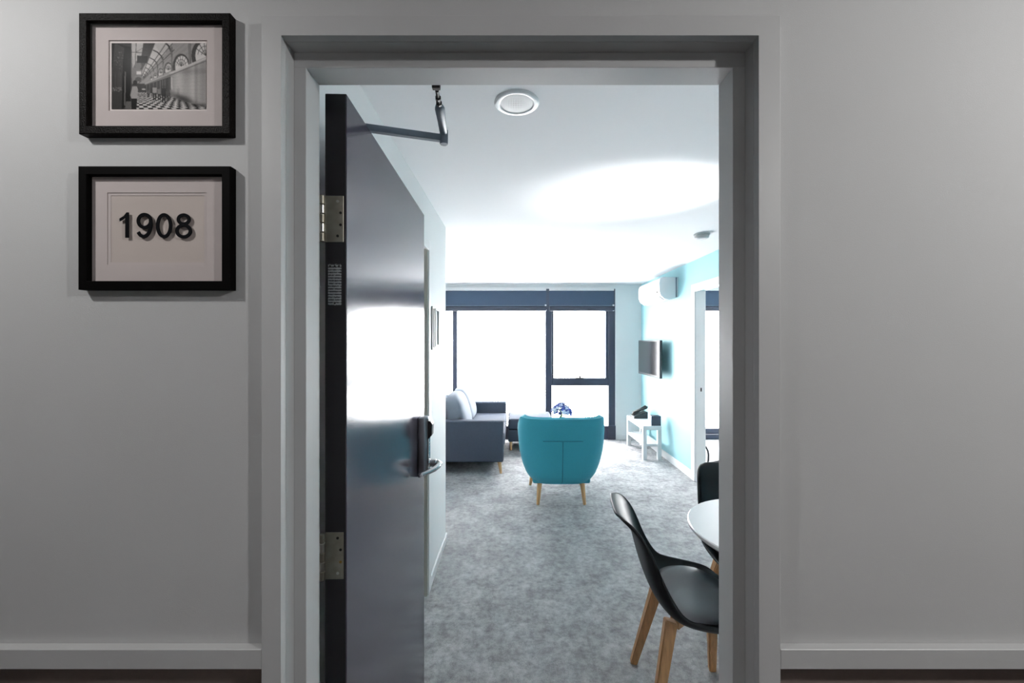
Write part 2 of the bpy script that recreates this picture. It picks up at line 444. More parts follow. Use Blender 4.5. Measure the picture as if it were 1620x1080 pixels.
win2 = thing('window_2', 'dark framed bedroom window seen through the side doorway', 'window', (3.3, 6.35, 0), kind='structure')
bar(win2, 'stile', BX0, BX0 + 0.06, Y0, Y1, 0, WT); bar(win2, 'stile', BX1 - 0.06, BX1, Y0, Y1, 0, WT)
bar(win2, 'top_rail', BX0 + 0.06, BX1 - 0.06, Y0, Y1, WT - 0.05, WT)
bar(win2, 'bottom_rail', BX0 + 0.06, BX1 - 0.06, Y0, Y1, 0, 0.07)
bar(win2, 'bottom_rail', BX0 + 0.06, BX1 - 0.06, Y0 - 0.01, Y1, 0.08, 0.165)
bar(win2, 'mullion', 3.6, 3.66, Y0, Y1, 0.165, WT - 0.05)
bar(win2, 'pane', BX0 + 0.06, 3.6, 6.352, 6.358, 0.165, WT - 0.05, 'wglass', 0); bar(win2, 'pane', 3.66, BX1 - 0.06, 6.352, 6.358, 0.165, WT - 0.05, 'wglass', 0)

def blind(label, x0, x1):
    t = thing('roller_blind', label, 'blind', ((x0 + x1) / 2, 6.26, 1.96), group='rolled up window blinds')
    bm = nb(); box(bm, x0, x1, 6.235, 6.285, 2.272, 2.318, 0.003); obj('cassette', bm, M['gloss'], t)
    bm = nb(); box(bm, x0, x1, 6.256, 6.262, 1.975, 2.272); obj('fabric', bm, M['blind'], t)
    bm = nb(); box(bm, x0, x1, 6.25, 6.268, 2.04, 2.052, 0.002, 1); obj('batten', bm, M['gloss'], t).data.materials[0] = M['armgrey']
    bm = nb(); tube(bm, [(x0, 6.258, 1.998), (x1, 6.258, 1.998)], 0.040, 16); obj('hem_roll', bm, M['hem'], t, 'auto')
    for z in (1.975, 2.05):
        bm = nb(); box(bm, x1 - 0.022, x1 + 0.004, 6.232, 6.249, z - 0.012, z + 0.012, 0.003); obj('clip', bm, M['gloss'], t)
blind('wide slate blue blind rolled up above the larger left pane', -1.12, PX(864, 6.26))
blind('narrower slate blue blind rolled up above the opening sash', PX(869, 6.26), PX(971, 6.26))
blind('dark blind at the top of the bedroom window seen past the doorway', BX0 + 0.02, BX1 - 0.02)

# ------------------------------------------------------------------ open entrance door
DA = math.radians(1.3)
HX, HY = -0.3726, 0.9108       # visible face corner at the hinge edge
KD = 0.92                    # drawn for a 950 mm leaf, door parts then scaled about the camera
TH, LEN, DTOP = 0.0505, 0.95, 2.097
door = thing('door_1', 'heavy dark aubergine entrance door standing open into the passage', 'door', (HX, HY, 0), DA, kind='structure')
# local frame: x = across thickness (visible face at 0, hidden face at -TH), y = along the leaf
def dobj(name, bm, m, parent=door, smooth=False):
    for v in bm.verts: v.co = Vector((v.co.x * KD, v.co.y * KD, v.co.z * KD + 0.12))
    return obj(name, bm, m, parent, smooth, local=True)
bm = nb(); box(bm, -TH, 0, 0, LEN, -0.117, DTOP, 0.002); dobj('leaf', bm, M['door'])
bm = nb(); box(bm, -TH + 0.0005, -0.0015, -0.0012, 0.001, -0.115, DTOP - 0.002); tag(dobj('edge_shade', bm, M['edge']), 'black strip standing in for shade on the hinge edge')  # added strip, shade of the leaf's hinge edge put into its colour
for z0, z1, brass in ((1.739, 1.850, None), (0.929, 1.0415, 1)):
    bm = nb(); box(bm, -TH + 0.001, -0.006, -0.0026, 0.001, z0, z1, 0.0006, 1)
    hg = dobj('hinge', bm, M['dullsteel'])
    n = 5
    for k in range(n):
        a0 = z0 + (z1 - z0) * k / n; a1 = z0 + (z1 - z0) * (k + 1) / n - 0.0012
        bm = nb(); lathe(bm, [(0.0055, 0), (0.0065, 0.001), (0.0065, a1 - a0 - 0.001), (0.0055, a1 - a0)], (-TH - 0.005, -0.006, a0), 16)
        dobj('knuckle', bm, M['steel'] if k % 2 else M['dullsteel'], hg, 'auto')
    for i, (dx, fz) in enumerate(((-0.020, 0.88), (-0.013, 0.63), (-0.013, 0.37), (-0.020, 0.13))):
        bm = nb(); lathe(bm, [(0.0005, 0.0002), (0.0032, 0), (0.0036, 0.002)], (dx, -0.0034, z0 + (z1 - z0) * fz), 14, 'y')
        dobj('screw', bm, M['brass'] if (brass and i == 2) else (M['steel'] if (i == 0) != bool(brass) and i in (0, 3) else M['screw']), hg, 'auto')
bm = nb(); prism(bm, [(-0.0430, 1.589), (-0.0405, 1.5865), (-0.0140, 1.5865), (-0.0115, 1.589), (-0.0115, 1.684), (-0.0140, 1.6865), (-0.0405, 1.6865), (-0.0430, 1.684)], 'y', -0.0024, 0.001)
pl = dobj('rating_plate', bm, M['engraved'])
for dx, z in ((-0.038, 1.681), (-0.027, 1.681), (-0.017, 1.681), (-0.027, 1.592)):
    bm = nb(); lathe(bm, [(0.0004, 0.0), (0.0020, 0.0006), (0.0024, 0.0014)], (dx, -0.0036, z), 12, 'y'); dobj('rivet', bm, M['screw'], pl)
# lock
LY, LYW = 0.845, 0.066
bm = nb(); prism(bm, [(0.0, LY - LYW / 2 - 0.006), (0.030, LY - LYW / 2), (0.040, LY - 0.012), (0.042, LY + 0.012), (0.034, LY + LYW / 2), (0.0, LY + LYW / 2 + 0.004)], 'z', 0.905, 1.165, 0.006)
lk = dobj('lock_case', bm, M['lock'], door, 'auto')
bm = nb(); box(bm, 0.036, 0.0445, LY - 0.018, LY + 0.022, 0.912, 1.16, 0.003); dobj('face_plate', bm, M['chrome'], lk)
bm = nb(); prism(bm, [(0.040, 1.065), (0.058, 1.085), (0.060, 1.135), (0.054, 1.145), (0.040, 1.150)], 'y', LY - 0.020, LY + 0.024, 0.002); dobj('card_reader', bm, M['blackp'], lk)
bm = nb(); lathe(bm, [(0.018, 0), (0.020, 0.004), (0.0165, 0.008), (0.0165, 0.032), (0.013, 0.036)], (0.040, LY, 0.957), 24, 'x'); dobj('spindle', bm, M['chrome'], lk, 'auto')
bm = nb(); tube(bm, [(0.068, LY + 0.006, 0.957), (0.082, LY + 0.004, 0.957), (0.090, LY - 0.008, 0.956), (0.088, LY - 0.03, 0.953), (0.076, LY - 0.06, 0.949), (0.056, LY - 0.085, 0.945), (0.032, LY - 0.115, 0.942), (0.024, LY - 0.128, 0.941)],
     [0.011, 0.0125, 0.0125, 0.012, 0.0115, 0.011, 0.0105, 0.007], 16); dobj('lever', bm, M['chrome'], lk, True)
# latch edge plate
bm = nb(); box(bm, -0.038, -0.012, LEN - 0.001, LEN + 0.002, 0.93, 1.12, 0.0008, 1); dobj('latch_plate', bm, M['steel'])
# closer: body on the hidden face, arms over the top of the leaf
bm = nb(); box(bm, -TH - 0.020, -TH, 0.12, 0.36, DTOP - 0.075, DTOP - 0.010, 0.006); dobj('closer_body', bm, M['armgrey'], door)
# ------------------------------------------------------------------ closer arm (joins leaf and frame head)
ca = thing('door_closer_arm', 'slate blue door closer arm reaching from the open door to the frame head', 'door closer', (-0.28, 1.02, 2.05))
A = Vector((-0.4158, 1.0764, 2.063)); B = Vector((-0.195, 1.1334, 2.0594)); D = Vector((-0.1739, 0.9182, 2.0644))
bm = nb(); tube(bm, [A, B], 0.0125, 4, 0.9, 1.0); bmesh.ops.bevel(bm, geom=bm.edges[:], offset=0.0015, segments=1, affect='EDGES'); obj('main_arm', bm, M['armgrey'], ca)
bm = nb(); lathe(bm, [(0.010, -0.016), (0.0115, -0.014), (0.0115, 0.022), (0.010, 0.024)], B, 16); obj('elbow', bm, M['armgrey'], ca, 'auto')
B2 = B + Vector((0, 0, 0.012))
P = lambda t: B2.lerp(D, t)
bm = nb(); tube(bm, [P(0), P(0.1), P(0.35), P(0.62), P(0.68), P(0.70)], [0.008, 0.011, 0.011, 0.0125, 0.009, 0.006], 10, 1.0, 0.7); obj('fore_arm', bm, M['armgrey'], ca, 'auto')
bm = nb(); tube(bm, [P(0.66), P(0.97)], 0.0042, 10); obj('rod', bm, M['screw'], ca, 'auto')
bm = nb(); tube(bm, [P(0.70), P(0.705), P(0.735), P(0.74)], [0.004, 0.0075, 0.0075, 0.004], 6); obj('lock_nut', bm, M['screw'], ca)
bm = nb(); tube(bm, [P(0.80), P(0.805), P(0.84), P(0.845)], [0.004, 0.007, 0.007, 0.004], 6); obj('lock_nut', bm, M['screw'], ca)
bm = nb(); box(bm, D.x - 0.009, D.x + 0.009, WB, WB + 0.012, 2.060, 2.085, 0.002); obj('foot_bracket', bm, M['screw'], ca)

# ------------------------------------------------------------------ framed pictures on the corridor wall
def rails(bm, x0, x1, z0, z1, wd, yf, yb):
    def ring(x0, x1, z0, z1, y): return [bm.verts.new(p) for p in ((x0, y, z0), (x1, y, z0), (x1, y, z1), (x0, y, z1))]
    c = 0.0012
    R = [ring(x0, x1, z0, z1, yb), ring(x0, x1, z0, z1, yf + c), ring(x0 + c, x1 - c, z0 + c, z1 - c, yf),
         ring(x0 + wd - c, x1 - wd + c, z0 + wd - c, z1 - wd + c, yf), ring(x0 + wd, x1 - wd, z0 + wd, z1 - wd, yf + c), ring(x0 + wd, x1 - wd, z0 + wd, z1 - wd, yb)]
    R.append(R[0])
    for a, b in zip(R, R[1:]):
        for k in range(4): bm.faces.new((a[k], a[(k + 1) % 4], b[(k + 1) % 4], b[k]))
    return bm

def ringplate(bm, o, i, y0, y1):
    """flat card with a window: o, i = (x0,x1,z0,z1)"""
    def ring(r, y): return [bm.verts.new(p) for p in ((r[0], y, r[2]), (r[1], y, r[2]), (r[1], y, r[3]), (r[0], y, r[3]))]
    R = [ring(o, y1), ring(o, y0), ring(i, y0), ring(i, y1)]; R.append(R[0])
    for a, b in zip(R, R[1:]):
        for k in range(4): bm.faces.new((a[k], a[(k + 1) % 4], b[(k + 1) % 4], b[k]))
    return bm

FY = 0.7636   # front of the frames
def X(px): return PX(px, FY)
def Z(py): return PZ(py, FY)
def framed(label, x0, x1, y0, y1, wd, m):
    t = thing('picture_frame', label, 'picture frame', ((X(x0) + X(x1)) / 2, WF, Z(y1)), group='framed pieces on the corridor wall')
    bm = nb(); rails(bm, X(x0), X(x1), Z(y1), Z(y0), wd, FY, WF); obj('frame', bm, m, t)
    bm = nb(); box(bm, X(x0) + 0.004, X(x1) - 0.004, WF - 0.004, WF - 0.0005, Z(y1) + 0.004, Z(y0) - 0.004); obj('backing', bm, M['framesat'], t)
    return t
# --- upper: arcade photograph
t1 = framed('black grained frame holding a black and white photo of a shopping arcade', 124, 363.5, 20, 211.5, 0.0153, M['frame'])
IX0, IX1, IZ0, IZ1 = X(124) + 0.014, X(363.5) - 0.014, Z(211.5) + 0.014, Z(20) - 0.014
MY = FY + 0.0102
def XM(px): return PX(px, MY)
def ZM(py): return PZ(py, MY)
bm = nb(); ringplate(bm, (IX0, IX1, IZ0, IZ1), (XM(171.5), XM(327.5), ZM(175), ZM(63.5)), MY, MY + 0.0016); obj('mount', bm, M['mount'], t1)
bm = nb(); box(bm, IX0, IX1, MY + 0.0018, MY + 0.003, IZ0, IZ1); obj('inner_mount', bm, M['bevelc'], t1)

def arcade():
    S = 0.125
    x0, y0, x1, y1 = 55, 75, 1390, 1005
    SS = 2
    W, H = int((x1 - x0) * S), int((y1 - y0) * S)
    w, h = W * SS, H * SS
    k = S * SS
    g = np.full((h, w), 95.0)
    yy, xx = np.mgrid[0:h, 0:w]
    ux, uy = xx / k + x0, yy / k + y0
    def inside(pts):
        m = np.zeros((h, w), bool); n = len(pts); j = n - 1
        for i in range(n):
            xi, yi = pts[i]; xj, yj = pts[j]
            if yi != yj:
                c = ((yi > uy) != (yj > uy)) & (ux < (xj - xi) * (uy - yi) / (yj - yi) + xi)
                m ^= c
            j = i
        return m
    def poly(pts, v, a=1.0):
        m = inside(pts); g[m] = g[m] * (1 - a) + v * a
    def line(pts, wd, v, a=1.0):
        for (ax, ay), (bx, by) in zip(pts, pts[1:]):
            dx, dy = bx - ax, by - ay; L = dx * dx + dy * dy + 1e-6
            t = np.clip(((ux - ax) * dx + (uy - ay) * dy) / L, 0, 1)
            d = np.hypot(ux - ax - t * dx, uy - ay - t * dy)
            m = d < wd / 2; g[m] = g[m] * (1 - a) + v * a
    def ell(cx, cy, rx, ry, v, a=1.0):
        m = ((ux - cx) / rx) ** 2 + ((uy - cy) / ry) ** 2 < 1; g[m] = g[m] * (1 - a) + v * a
    rng = np.random.default_rng(3)
    # right upper wall, vault glass, left glass
    poly([(640, 75), (1390, 75), (1390, 280), (880, 490), (480, 670), (420, 620)], 122)
    poly([(650, 75), (905, 75), (800, 230), (690, 340), (600, 440), (520, 540), (470, 590), (440, 600), (560, 300)], 158)
    poly([(335, 75), (500, 75), (470, 250), (400, 330), (350, 430)], 160)
    poly([(340, 420), (480, 430), (480, 600), (350, 620)], 100)
    for q in range(9): line([(345 + q * 17, 78 + 3 * q), (352 + q * 9, 420)], 4, 90, .6)
    line([(335, 205), (550, 210)], 9, 70); line([(400, 75), (385, 420)], 10, 80); line([(400, 200), (500, 140)], 6, 80)
    for q in range(16):
        line([(660 + q * 17, 80), (735 + q * 10, 210)], 3, 100, .6)
    vp = (440, 640)
    for bx, by in ((660, 75), (820, 75), (905, 80), (930, 170)):
        line([vp, (bx, by)], 11, 50, .85)
    base = [(640, 175), (700, 205), (745, 250), (772, 310), (778, 360)]
    for s in (1.35, 1.0, .77, .6, .47, .37, .29, .23, .18):
        line([(vp[0] + (px - vp[0]) * s, vp[1] + (py - vp[1]) * s) for px, py in base], 13 * s + 3, 48, .9)
    # ridge and hanging sign
    poly([(500, 75), (660, 75), (560, 320), (480, 450), (455, 440), (475, 260)], 62)
    poly([(415, 250), (562, 258), (552, 356), (410, 352)], 30)
    ell(430, 395, 45, 42, 95); poly([(405, 470), (468, 470), (468, 515), (405, 515)], 170)
    # mouldings on the right wall
    for q in range(7):
        line([vp, (1390, 75 - q * 60 + 40)], 5, 92 if q % 2 else 142, .5)
    # arches
    for cx, cy, rx, ry in ((1370, 250, 200, 240), (1028, 400, 118, 175), (850, 455, 62, 110), (742, 500, 40, 72), (668, 540, 27, 50), (612, 570, 18, 36)):
        m = ((ux - cx) / rx) ** 2 + ((uy - cy) / ry) ** 2 < 1
        m &= uy < cy + (cx - ux) * 0.42 + 20
        g[m] = 62
        m2 = ((ux - cx - rx * .06) / (rx * .78)) ** 2 + ((uy - cy) / (ry * .84)) ** 2 < 1
        m2 &= uy < cy + (cx - ux) * 0.42 + 20
        g[m2] = 168
        for ang in (25, 50, 75, 100, 125, 150):
            t = math.radians(ang)
            line([(cx, cy), (cx + math.cos(t) * rx * .8, cy - math.sin(t) * ry * .85)], 3 + rx * .04, 60, .8)
        for rr in (.3, .55):
            pts = [(cx + math.cos(t) * rx * rr, cy - math.sin(t) * ry * rr) for t in np.linspace(.1, 3.0, 14)]
            line(pts, 3 + rx * .03, 65, .8)
    # pilasters
    for x, a, b, wd in ((1140, 75, 400, 30), (890, 130, 480, 18), (770, 270, 520, 12), (690, 340, 560, 9)):
        line([(x, a), (x + 6, b)], wd, 96, .8); line([(x + wd * .6, a), (x + wd * .6 + 4, b)], 5, 52, .8)
    # lower right wall
    m = inside([(880, 480), (1390, 285), (1390, 980), (1100, 900), (890, 830)])
    val = 132 + 12 * np.sin(ux / 37.0) + 14 * np.exp(-((ux - 1130) / 130) ** 2 - ((uy - 700) / 190) ** 2) - 26 * np.exp(-((ux - 1235) / 26) ** 2) - 14 * np.exp(-((uy - 470) / 40) ** 2)
    g[m] = val[m]
    for q in range(9): line([(900, 520 + 40 * q), (1390, 420 + 62 * q)], 4, 108, .4)
    line([(870, 500), (1390, 282)], 26, 158); line([(870, 526), (1390, 318)], 8, 70); line([(480, 662), (880, 500)], 12, 140)
    line([(890, 560), (900, 830)], 26, 150)
    # shops in the middle
    poly([(500, 670), (880, 545), (885, 835), (520, 770)], 44)
    for x in (545, 590, 640, 690, 735, 770, 800, 860): line([(x, 660 - (x - 545) * .3), (x, 770 + (x - 545) * .15)], 9, 96, .8)
    poly([(350, 640), (520, 640), (520, 760), (360, 760)], 50); ell(430, 570, 70, 45, 105); ell(430, 580, 45, 30, 70); ell(505, 720, 30, 10, 150)
    # floor
    m = inside([(350, 765), (540, 765), (900, 830), (1100, 900), (1390, 970), (1390, 1005), (330, 1005)])
    hz = 690.0
    dep = 1.0 / np.maximum(uy - hz, 1)
    u = (ux - 440) * dep
    chk = (np.floor(u * 4.6) + np.floor(dep * 2600)) % 2
    g[m] = np.where(chk, 168, 40)[m]
    # left shopfront
    poly([(55, 75), (335, 75), (335, 560), (360, 1005), (55, 1005)], 48)
    poly([(55, 75), (100, 75), (70, 420), (55, 420)], 22)
    for x in (110, 135, 160, 185): line([(x, 480), (x, 720)], 8, 74, .7)
    for q in range(46): ell(70 + 130 * rng.random(), 690 + 60 * rng.random(), 5, 5, 120, .7)
    for q in range(24): ell(95 + 140 * rng.random(), 180 + 270 * rng.random(), 6, 5, 110, .6)
    poly([(130, 85), (330, 130), (310, 200), (240, 150)], 26); poly([(240, 130), (330, 130), (320, 900), (200, 1005), (215, 330)], 22)
    line([(248, 480), (240, 940)], 16, 104, .8); poly([(260, 890), (335, 890), (335, 1005), (240, 1005)], 76)
    # people
    def person(cx, top, hgt, body, legs):
        s = hgt
        ell(cx, top + s * .08, s * .07, s * .085, legs + 20)
        poly([(cx - s * .13, top + s * .18), (cx + s * .13, top + s * .18), (cx + s * .12, top + s * .55), (cx - s * .12, top + s * .55)], body)
        poly([(cx - s * .11, top + s * .53), (cx - .01 * s, top + s * .53), (cx - s * .02, top + s), (cx - s * .09, top + s)], legs)
        poly([(cx + s * .01, top + s * .53), (cx + s * .11, top + s * .53), (cx + s * .1, top + s), (cx + s * .03, top + s)], legs)
    person(570, 710, 125, 70, 30); person(657, 660, 215, 120, 26); person(720, 680, 195, 95, 30)
    person(785, 660, 245, 26, 20); person(890, 700, 130, 120, 110); person(985, 680, 150, 130, 120); person(835, 720, 160, 62, 40)
    poly([(330, 1005), (335, 850), (330, 840), (318, 800), (345, 690), (370, 675), (410, 680), (425, 720), (418, 850), (405, 1005)], 128)
    poly([(335, 850), (415, 850), (405, 1005), (333, 1005)], 26); ell(385, 628, 30, 36, 34); line([(330, 670), (360, 655)], 14, 40)
    # smear of shadow at the lower right
    sh = np.exp(-(((ux - 1040) * .86 + (uy - 860) * .5) / 170) ** 2 - ((-(ux - 1040) * .38 + (uy - 850) * .92) / 46) ** 2)
    g *= 1 - .62 * sh
    sh = np.exp(-((ux - 1290) / 150) ** 2 - ((uy - 945) / 26) ** 2); g *= 1 - .4 * sh
    g += rng.normal(0, 5, g.shape)
    g = g.reshape(H, SS, W, SS).mean(axis=(1, 3))
    return np.clip(g, 8, 220)

def print_grid(name, px0, px1, py0, py1, y, parent):
    g = arcade(); H, W = g.shape
    xs = np.linspace(XM(px0), XM(px1), W); zs = np.linspace(ZM(py0), ZM(py1), H)
    o = root_loc(parent)
    verts = [(x - o.x, y - o.y, z - o.z) for z in zs for x in xs]
    faces = [(j * W + i, (j + 1) * W + i, (j + 1) * W + i + 1, j * W + i + 1) for j in range(H - 1) for i in range(W - 1)]
    me = bpy.data.meshes.new(name); me.from_pydata(verts, [], faces)
    v = g.flatten() / 255.0
    l = np.where(v <= 0.04045, v / 12.92, ((v + 0.055) / 1.055) ** 2.4) * 1.6
    col = np.stack([np.clip(l * 1.04, 0, 1), np.clip(l * 0.985, 0, 1), np.clip(l * 0.96, 0, 1), np.ones_like(l)], 1).astype(np.float32)
    a = me.color_attributes.new('print', 'FLOAT_COLOR', 'POINT'); a.data.foreach_set('color', col.flatten())
    me.materials.append(M['print'])
    ob = bpy.data.objects.new(name, me); C.objects.link(ob); ob.parent = parent
    return tag(ob, 'black and white print of a glass-roofed arcade with a chequered floor')
print_grid('print', 175.5, 325.5, 67.5, 172, MY + 0.0012, t1)
bm = nb(); box(bm, IX0, IX1, MY - 0.0060, MY - 0.0052, IZ0, IZ1); obj('glass', bm, M['pglass'], t1)
# --- lower: door number
t2 = framed('black frame with the door number 1908 in raised black numerals', 123, 364, 262.5, 458, 0.0162, M['framesat'])
IX0, IX1, IZ0, IZ1 = X(123) + 0.015, X(364) - 0.015, Z(458) + 0.015, Z(262.5) - 0.015
bm = nb(); ringplate(bm, (IX0, IX1, IZ0, IZ1), (XM(169.5), XM(326.5), ZM(418.5), ZM(304.5)), MY, MY + 0.0010); obj('mount', bm, M['mount'], t2)
bm = nb(); ringplate(bm, (XM(166), XM(330), ZM(422), ZM(301)), (XM(174.5), XM(322.5), ZM(414.5), ZM(309)), MY + 0.0011, MY + 0.0016); obj('inner_mount', bm, M['mount'], t2)
bm = nb(); box(bm, IX0, IX1, MY + 0.0017, MY + 0.0035, IZ0, IZ1); obj('card', bm, M['card'], t2)
GY = MY - 0.0009
bm = nb(); box(bm, IX0, IX1, GY, GY + 0.0008, IZ0, IZ1); obj('glass', bm, M['pglass'], t2)
def dg(u, v): return (PX(180 + u / 11.57, GY), PZ(325 + v / 11.57, GY))
def ribbon(bm, pts, wd, y0, y1, closed=False):
    n = len(pts); L, Rr = [], []
    for i in range(n):
        a = pts[(i - 1) % n] if closed or i > 0 else pts[i]; b = pts[(i + 1) % n] if closed or i < n - 1 else pts[i]
        d = Vector((b[0] - a[0], b[1] - a[1])).normalized(); nn = Vector((-d.y, d.x)) * wd / 2
        L.append((pts[i][0] + nn.x, pts[i][1] + nn.y)); Rr.append((pts[i][0] - nn.x, pts[i][1] - nn.y))
    ring = [[bm.verts.new((p[0], y, p[1])) for p in q] for q, y in ((L, y0), (Rr, y0), (Rr, y1), (L, y1))]
    for i in range(n if closed else n - 1):
        k = (i + 1) % n
        for a in range(4): bm.faces.new((ring[a][i], ring[a][k], ring[(a + 1) % 4][k], ring[(a + 1) % 4][i]))
    if not closed:
        bm.faces.new([r[0] for r in ring]); bm.faces.new([r[-1] for r in ring])
def oval(cx, cy, rx, ry, n=40): return [dg(cx + rx * math.cos(2 * PI * k / n), cy + ry * math.sin(2 * PI * k / n)) for k in range(n)]
DW = 59 / 11.57 * GY / F
def smooth_path(pts, n=6):
    out = []
    for i in range(len(pts) - 1):
        p0, p1, p2, p3 = pts[max(i - 1, 0)], pts[i], pts[i + 1], pts[min(i + 2, len(pts) - 1)]
        for k in range(n):
            t = k / n
            out.append(tuple(0.5 * (2 * p1[c] + (p2[c] - p0[c]) * t + (2 * p0[c] - 5 * p1[c] + 4 * p2[c] - p3[c]) * t * t + (3 * p1[c] - p0[c] - 3 * p2[c] + p3[c]) * t ** 3) for c in (0, 1)))
    return out + [pts[-1]]
D0, D1 = GY - 0.0016, GY - 0.0002
for ch in '1908':
    bm = nb()
    if ch == '1': prism(bm, [dg(*p) for p in ((222, 592), (222, 222), (175, 262), (118, 290), (116, 242), (195, 195), (245, 130), (284, 130), (284, 592))], 'y', D0, D1)
    elif ch == '0': ribbon(bm, oval(930, 372, 118, 200), DW, D0, D1, True)
    elif ch == '8':
        ribbon(bm, oval(1288, 258, 98, 82), DW, D0, D1, True); ribbon(bm, oval(1288, 470, 122, 106), DW, D0 - 0.0002, D1, True)
    else:
        ribbon(bm, oval(572, 285, 114, 118), DW, D0, D1, True)
        ribbon(bm, smooth_path([dg(*p) for p in ((684, 265), (688, 330), (680, 420), (650, 505), (600, 556), (548, 568), (496, 545), (458, 488))]), DW, D0 - 0.0002, D1)
    ob = obj('digit', bm, M['numeral'], t2); ob['label'] = 'raised black numeral %s' % ch

# ------------------------------------------------------------------ passage: ceiling speaker, two slim frames
sp = thing('ceiling_speaker', 'round white ceiling speaker grille in the entry ceiling', 'speaker', (PX(817.5, 1.486), 1.486, CE))
bm = nb(); lathe(bm, [(0.058, 0.0), (0.058, -0.0025), (0.061, -0.0045), (0.066, -0.005), (0.076, -0.0035), (0.081, -0.001), (0.081, 0.0)], (0, 0, 0), 56)
bmesh.ops.delete(bm, geom=[f for f in bm.faces if len(f.verts) > 6], context='FACES'); obj('rim', bm, M['plastic'], sp, 'auto', local=True)
bm = nb(); lathe(bm, [(0.003, -0.0045), (0.03, -0.004), (0.0585, -0.003), (0.0585, -0.001)], (0, 0, 0), 48); obj('grille', bm, M['grille'], sp, 'auto', local=True)

def slim(label, y0, y1, z0, z1):
    t = thing('wall_picture', label, 'picture', (LW, (y0 + y1) / 2, z0), group='slim pictures on the passage wall')
    bm = nb()
    for b in ((LW, LW + 0.022, y0, y0 + 0.012, z0, z1), (LW, LW + 0.022, y1 - 0.012, y1, z0, z1), (LW, LW + 0.022, y0 + 0.012, y1 - 0.012, z0, z0 + 0.012), (LW, LW + 0.022, y0 + 0.012, y1 - 0.012, z1 - 0.012, z1)): box(bm, *b)
    obj('frame', bm, M['greytrim'], t)
    bm = nb(); box(bm, LW, LW + 0.012, y0 + 0.012, y1 - 0.012, z0 + 0.012, z1 - 0.012); obj('panel', bm, M['plastic'], t)
slim('taller grey edged slim picture on the passage wall, nearest the open door', 2.50, 2.56, PZ(553, 2.5), PZ(484, 2.5))
slim('shorter grey edged slim picture on the passage wall, beside the taller one', 2.60, 2.72, PZ(548, 2.62), PZ(488, 2.62))

# smoke detector
sd = thing('smoke_detector', 'round white smoke detector on the ceiling near the aqua wall', 'smoke detector', (PX(1110, 3.34), 3.34, CL))
bm = nb(); lathe(bm, [(0.062, 0), (0.062, -0.010), (0.058, -0.014)], (0, 0, 0), 36); obj('base', bm, M['detector'], sd, 'auto', local=True)
bm = nb(); lathe(bm, [(0.052, -0.014), (0.055, -0.018), (0.053, -0.034), (0.040, -0.042), (0.015, -0.044)], (0, 0, 0), 36); obj('sensor_head', bm, M['detector'], sd, 'auto', local=True)

# ------------------------------------------------------------------ right wall: air conditioner, television, bench
ac = thing('air_conditioner', 'white split air conditioner high on the aqua wall', 'air conditioner', (RW, 5.27, 1.99))
AZ0, AZ1, AY0, AY1 = PZ(474, 4.87), PZ(438, 4.87), 4.87, 5.69
prof = [(RW, AZ0 + 0.03), (RW - 0.10, AZ0), (RW - 0.16, AZ0 + 0.012), (RW - 0.205, AZ0 + 0.05), (RW - 0.222, AZ0 + 0.10), (RW - 0.225, AZ0 + 0.2), (RW - 0.215, AZ1 - 0.02), (RW - 0.195, AZ1), (RW, AZ1)]
bm = nb(); prism(bm, prof, 'y', AY0, AY1, 0.004); bd = obj('body', bm, M['plastic'], ac, 'auto')
bm = nb(); prism(bm, [(RW - 0.150, AZ0 + 0.004), (RW - 0.206, AZ0 + 0.044), (RW - 0.213, AZ0 + 0.040), (RW - 0.156, AZ0 - 0.002)], 'y', AY0 + 0.04, AY1 - 0.04, 0.001); obj('louver', bm, M['plastic'], ac)
bm = nb(); box(bm, RW - 0.03, RW - 0.018, AY0 - 0.003, AY0 + 0.002, AZ0 + 0.03, AZ1 - 0.004, 0.001); obj('end_seam', bm, M['armgrey'], ac)
bm = nb(); box(bm, RW - 0.229, RW - 0.222, AY0 + 0.06, AY0 + 0.09, AZ0 + 0.09, AZ0 + 0.105, 0.002); obj('indicator', bm, M['screw'], ac)

tv = thing('television', 'flat black television mounted on the aqua wall', 'television', (RW, 5.58, 1.03))
TY0, TY1 = 5.14, 6.02
TZ0, TZ1 = PZ(599, 5.14), PZ(538, 5.14)
bm = nb(); box(bm, 1.815, 1.85, TY0, TY1, TZ0, TZ1, 0.006); tb = obj('body', bm, M['blackp'], tv)
bm = nb(); box(bm, 1.8135, 1.816, TY0 + 0.014, TY1 - 0.014, TZ0 + 0.03, TZ1 - 0.014); obj('screen', bm, M['screen'], tb)
bm = nb(); box(bm, 1.85, RW, 5.42, 5.74, 1.16, 1.38, 0.005); obj('wall_bracket', bm, M['screw'], tv)

bn = thing('tv_bench', 'low white bench with open shelf under the television', 'bench', (1.745, 5.58, 0))
NX0, NX1, NY0, NY1, NH = 1.628, 1.862, 5.20, 5.96, 0.43
bm = nb(); box(bm, NX0, NX1, NY0, NY1, NH - 0.05, NH, 0.003); obj('top', bm, M['plastic'], bn)
bm = nb(); box(bm, NX0 + 0.005, NX1 - 0.005, NY0 + 0.01, NY1 - 0.01, 0.17, 0.20, 0.003); obj('shelf', bm, M['plastic'], bn)
for x in (NX0, NX1 - 0.048):
    for y in (NY0, NY1 - 0.048):
        bm = nb(); box(bm, x, x + 0.048, y, y + 0.048, 0, NH - 0.05, 0.002); obj('leg', bm, M['plastic'], bn)
ph = thing('telephone', 'black desk telephone with handset on the far end of the white bench', 'telephone', (1.74, 5.80, NH))
bm = nb(); prism(bm, [(1.66, NH), (1.85, NH), (1.85, NH + 0.09), (1.83, NH + 0.095), (1.66, NH + 0.028)], 'y', 5.70, 5.90, 0.004); obj('base', bm, M['blackp'], ph)
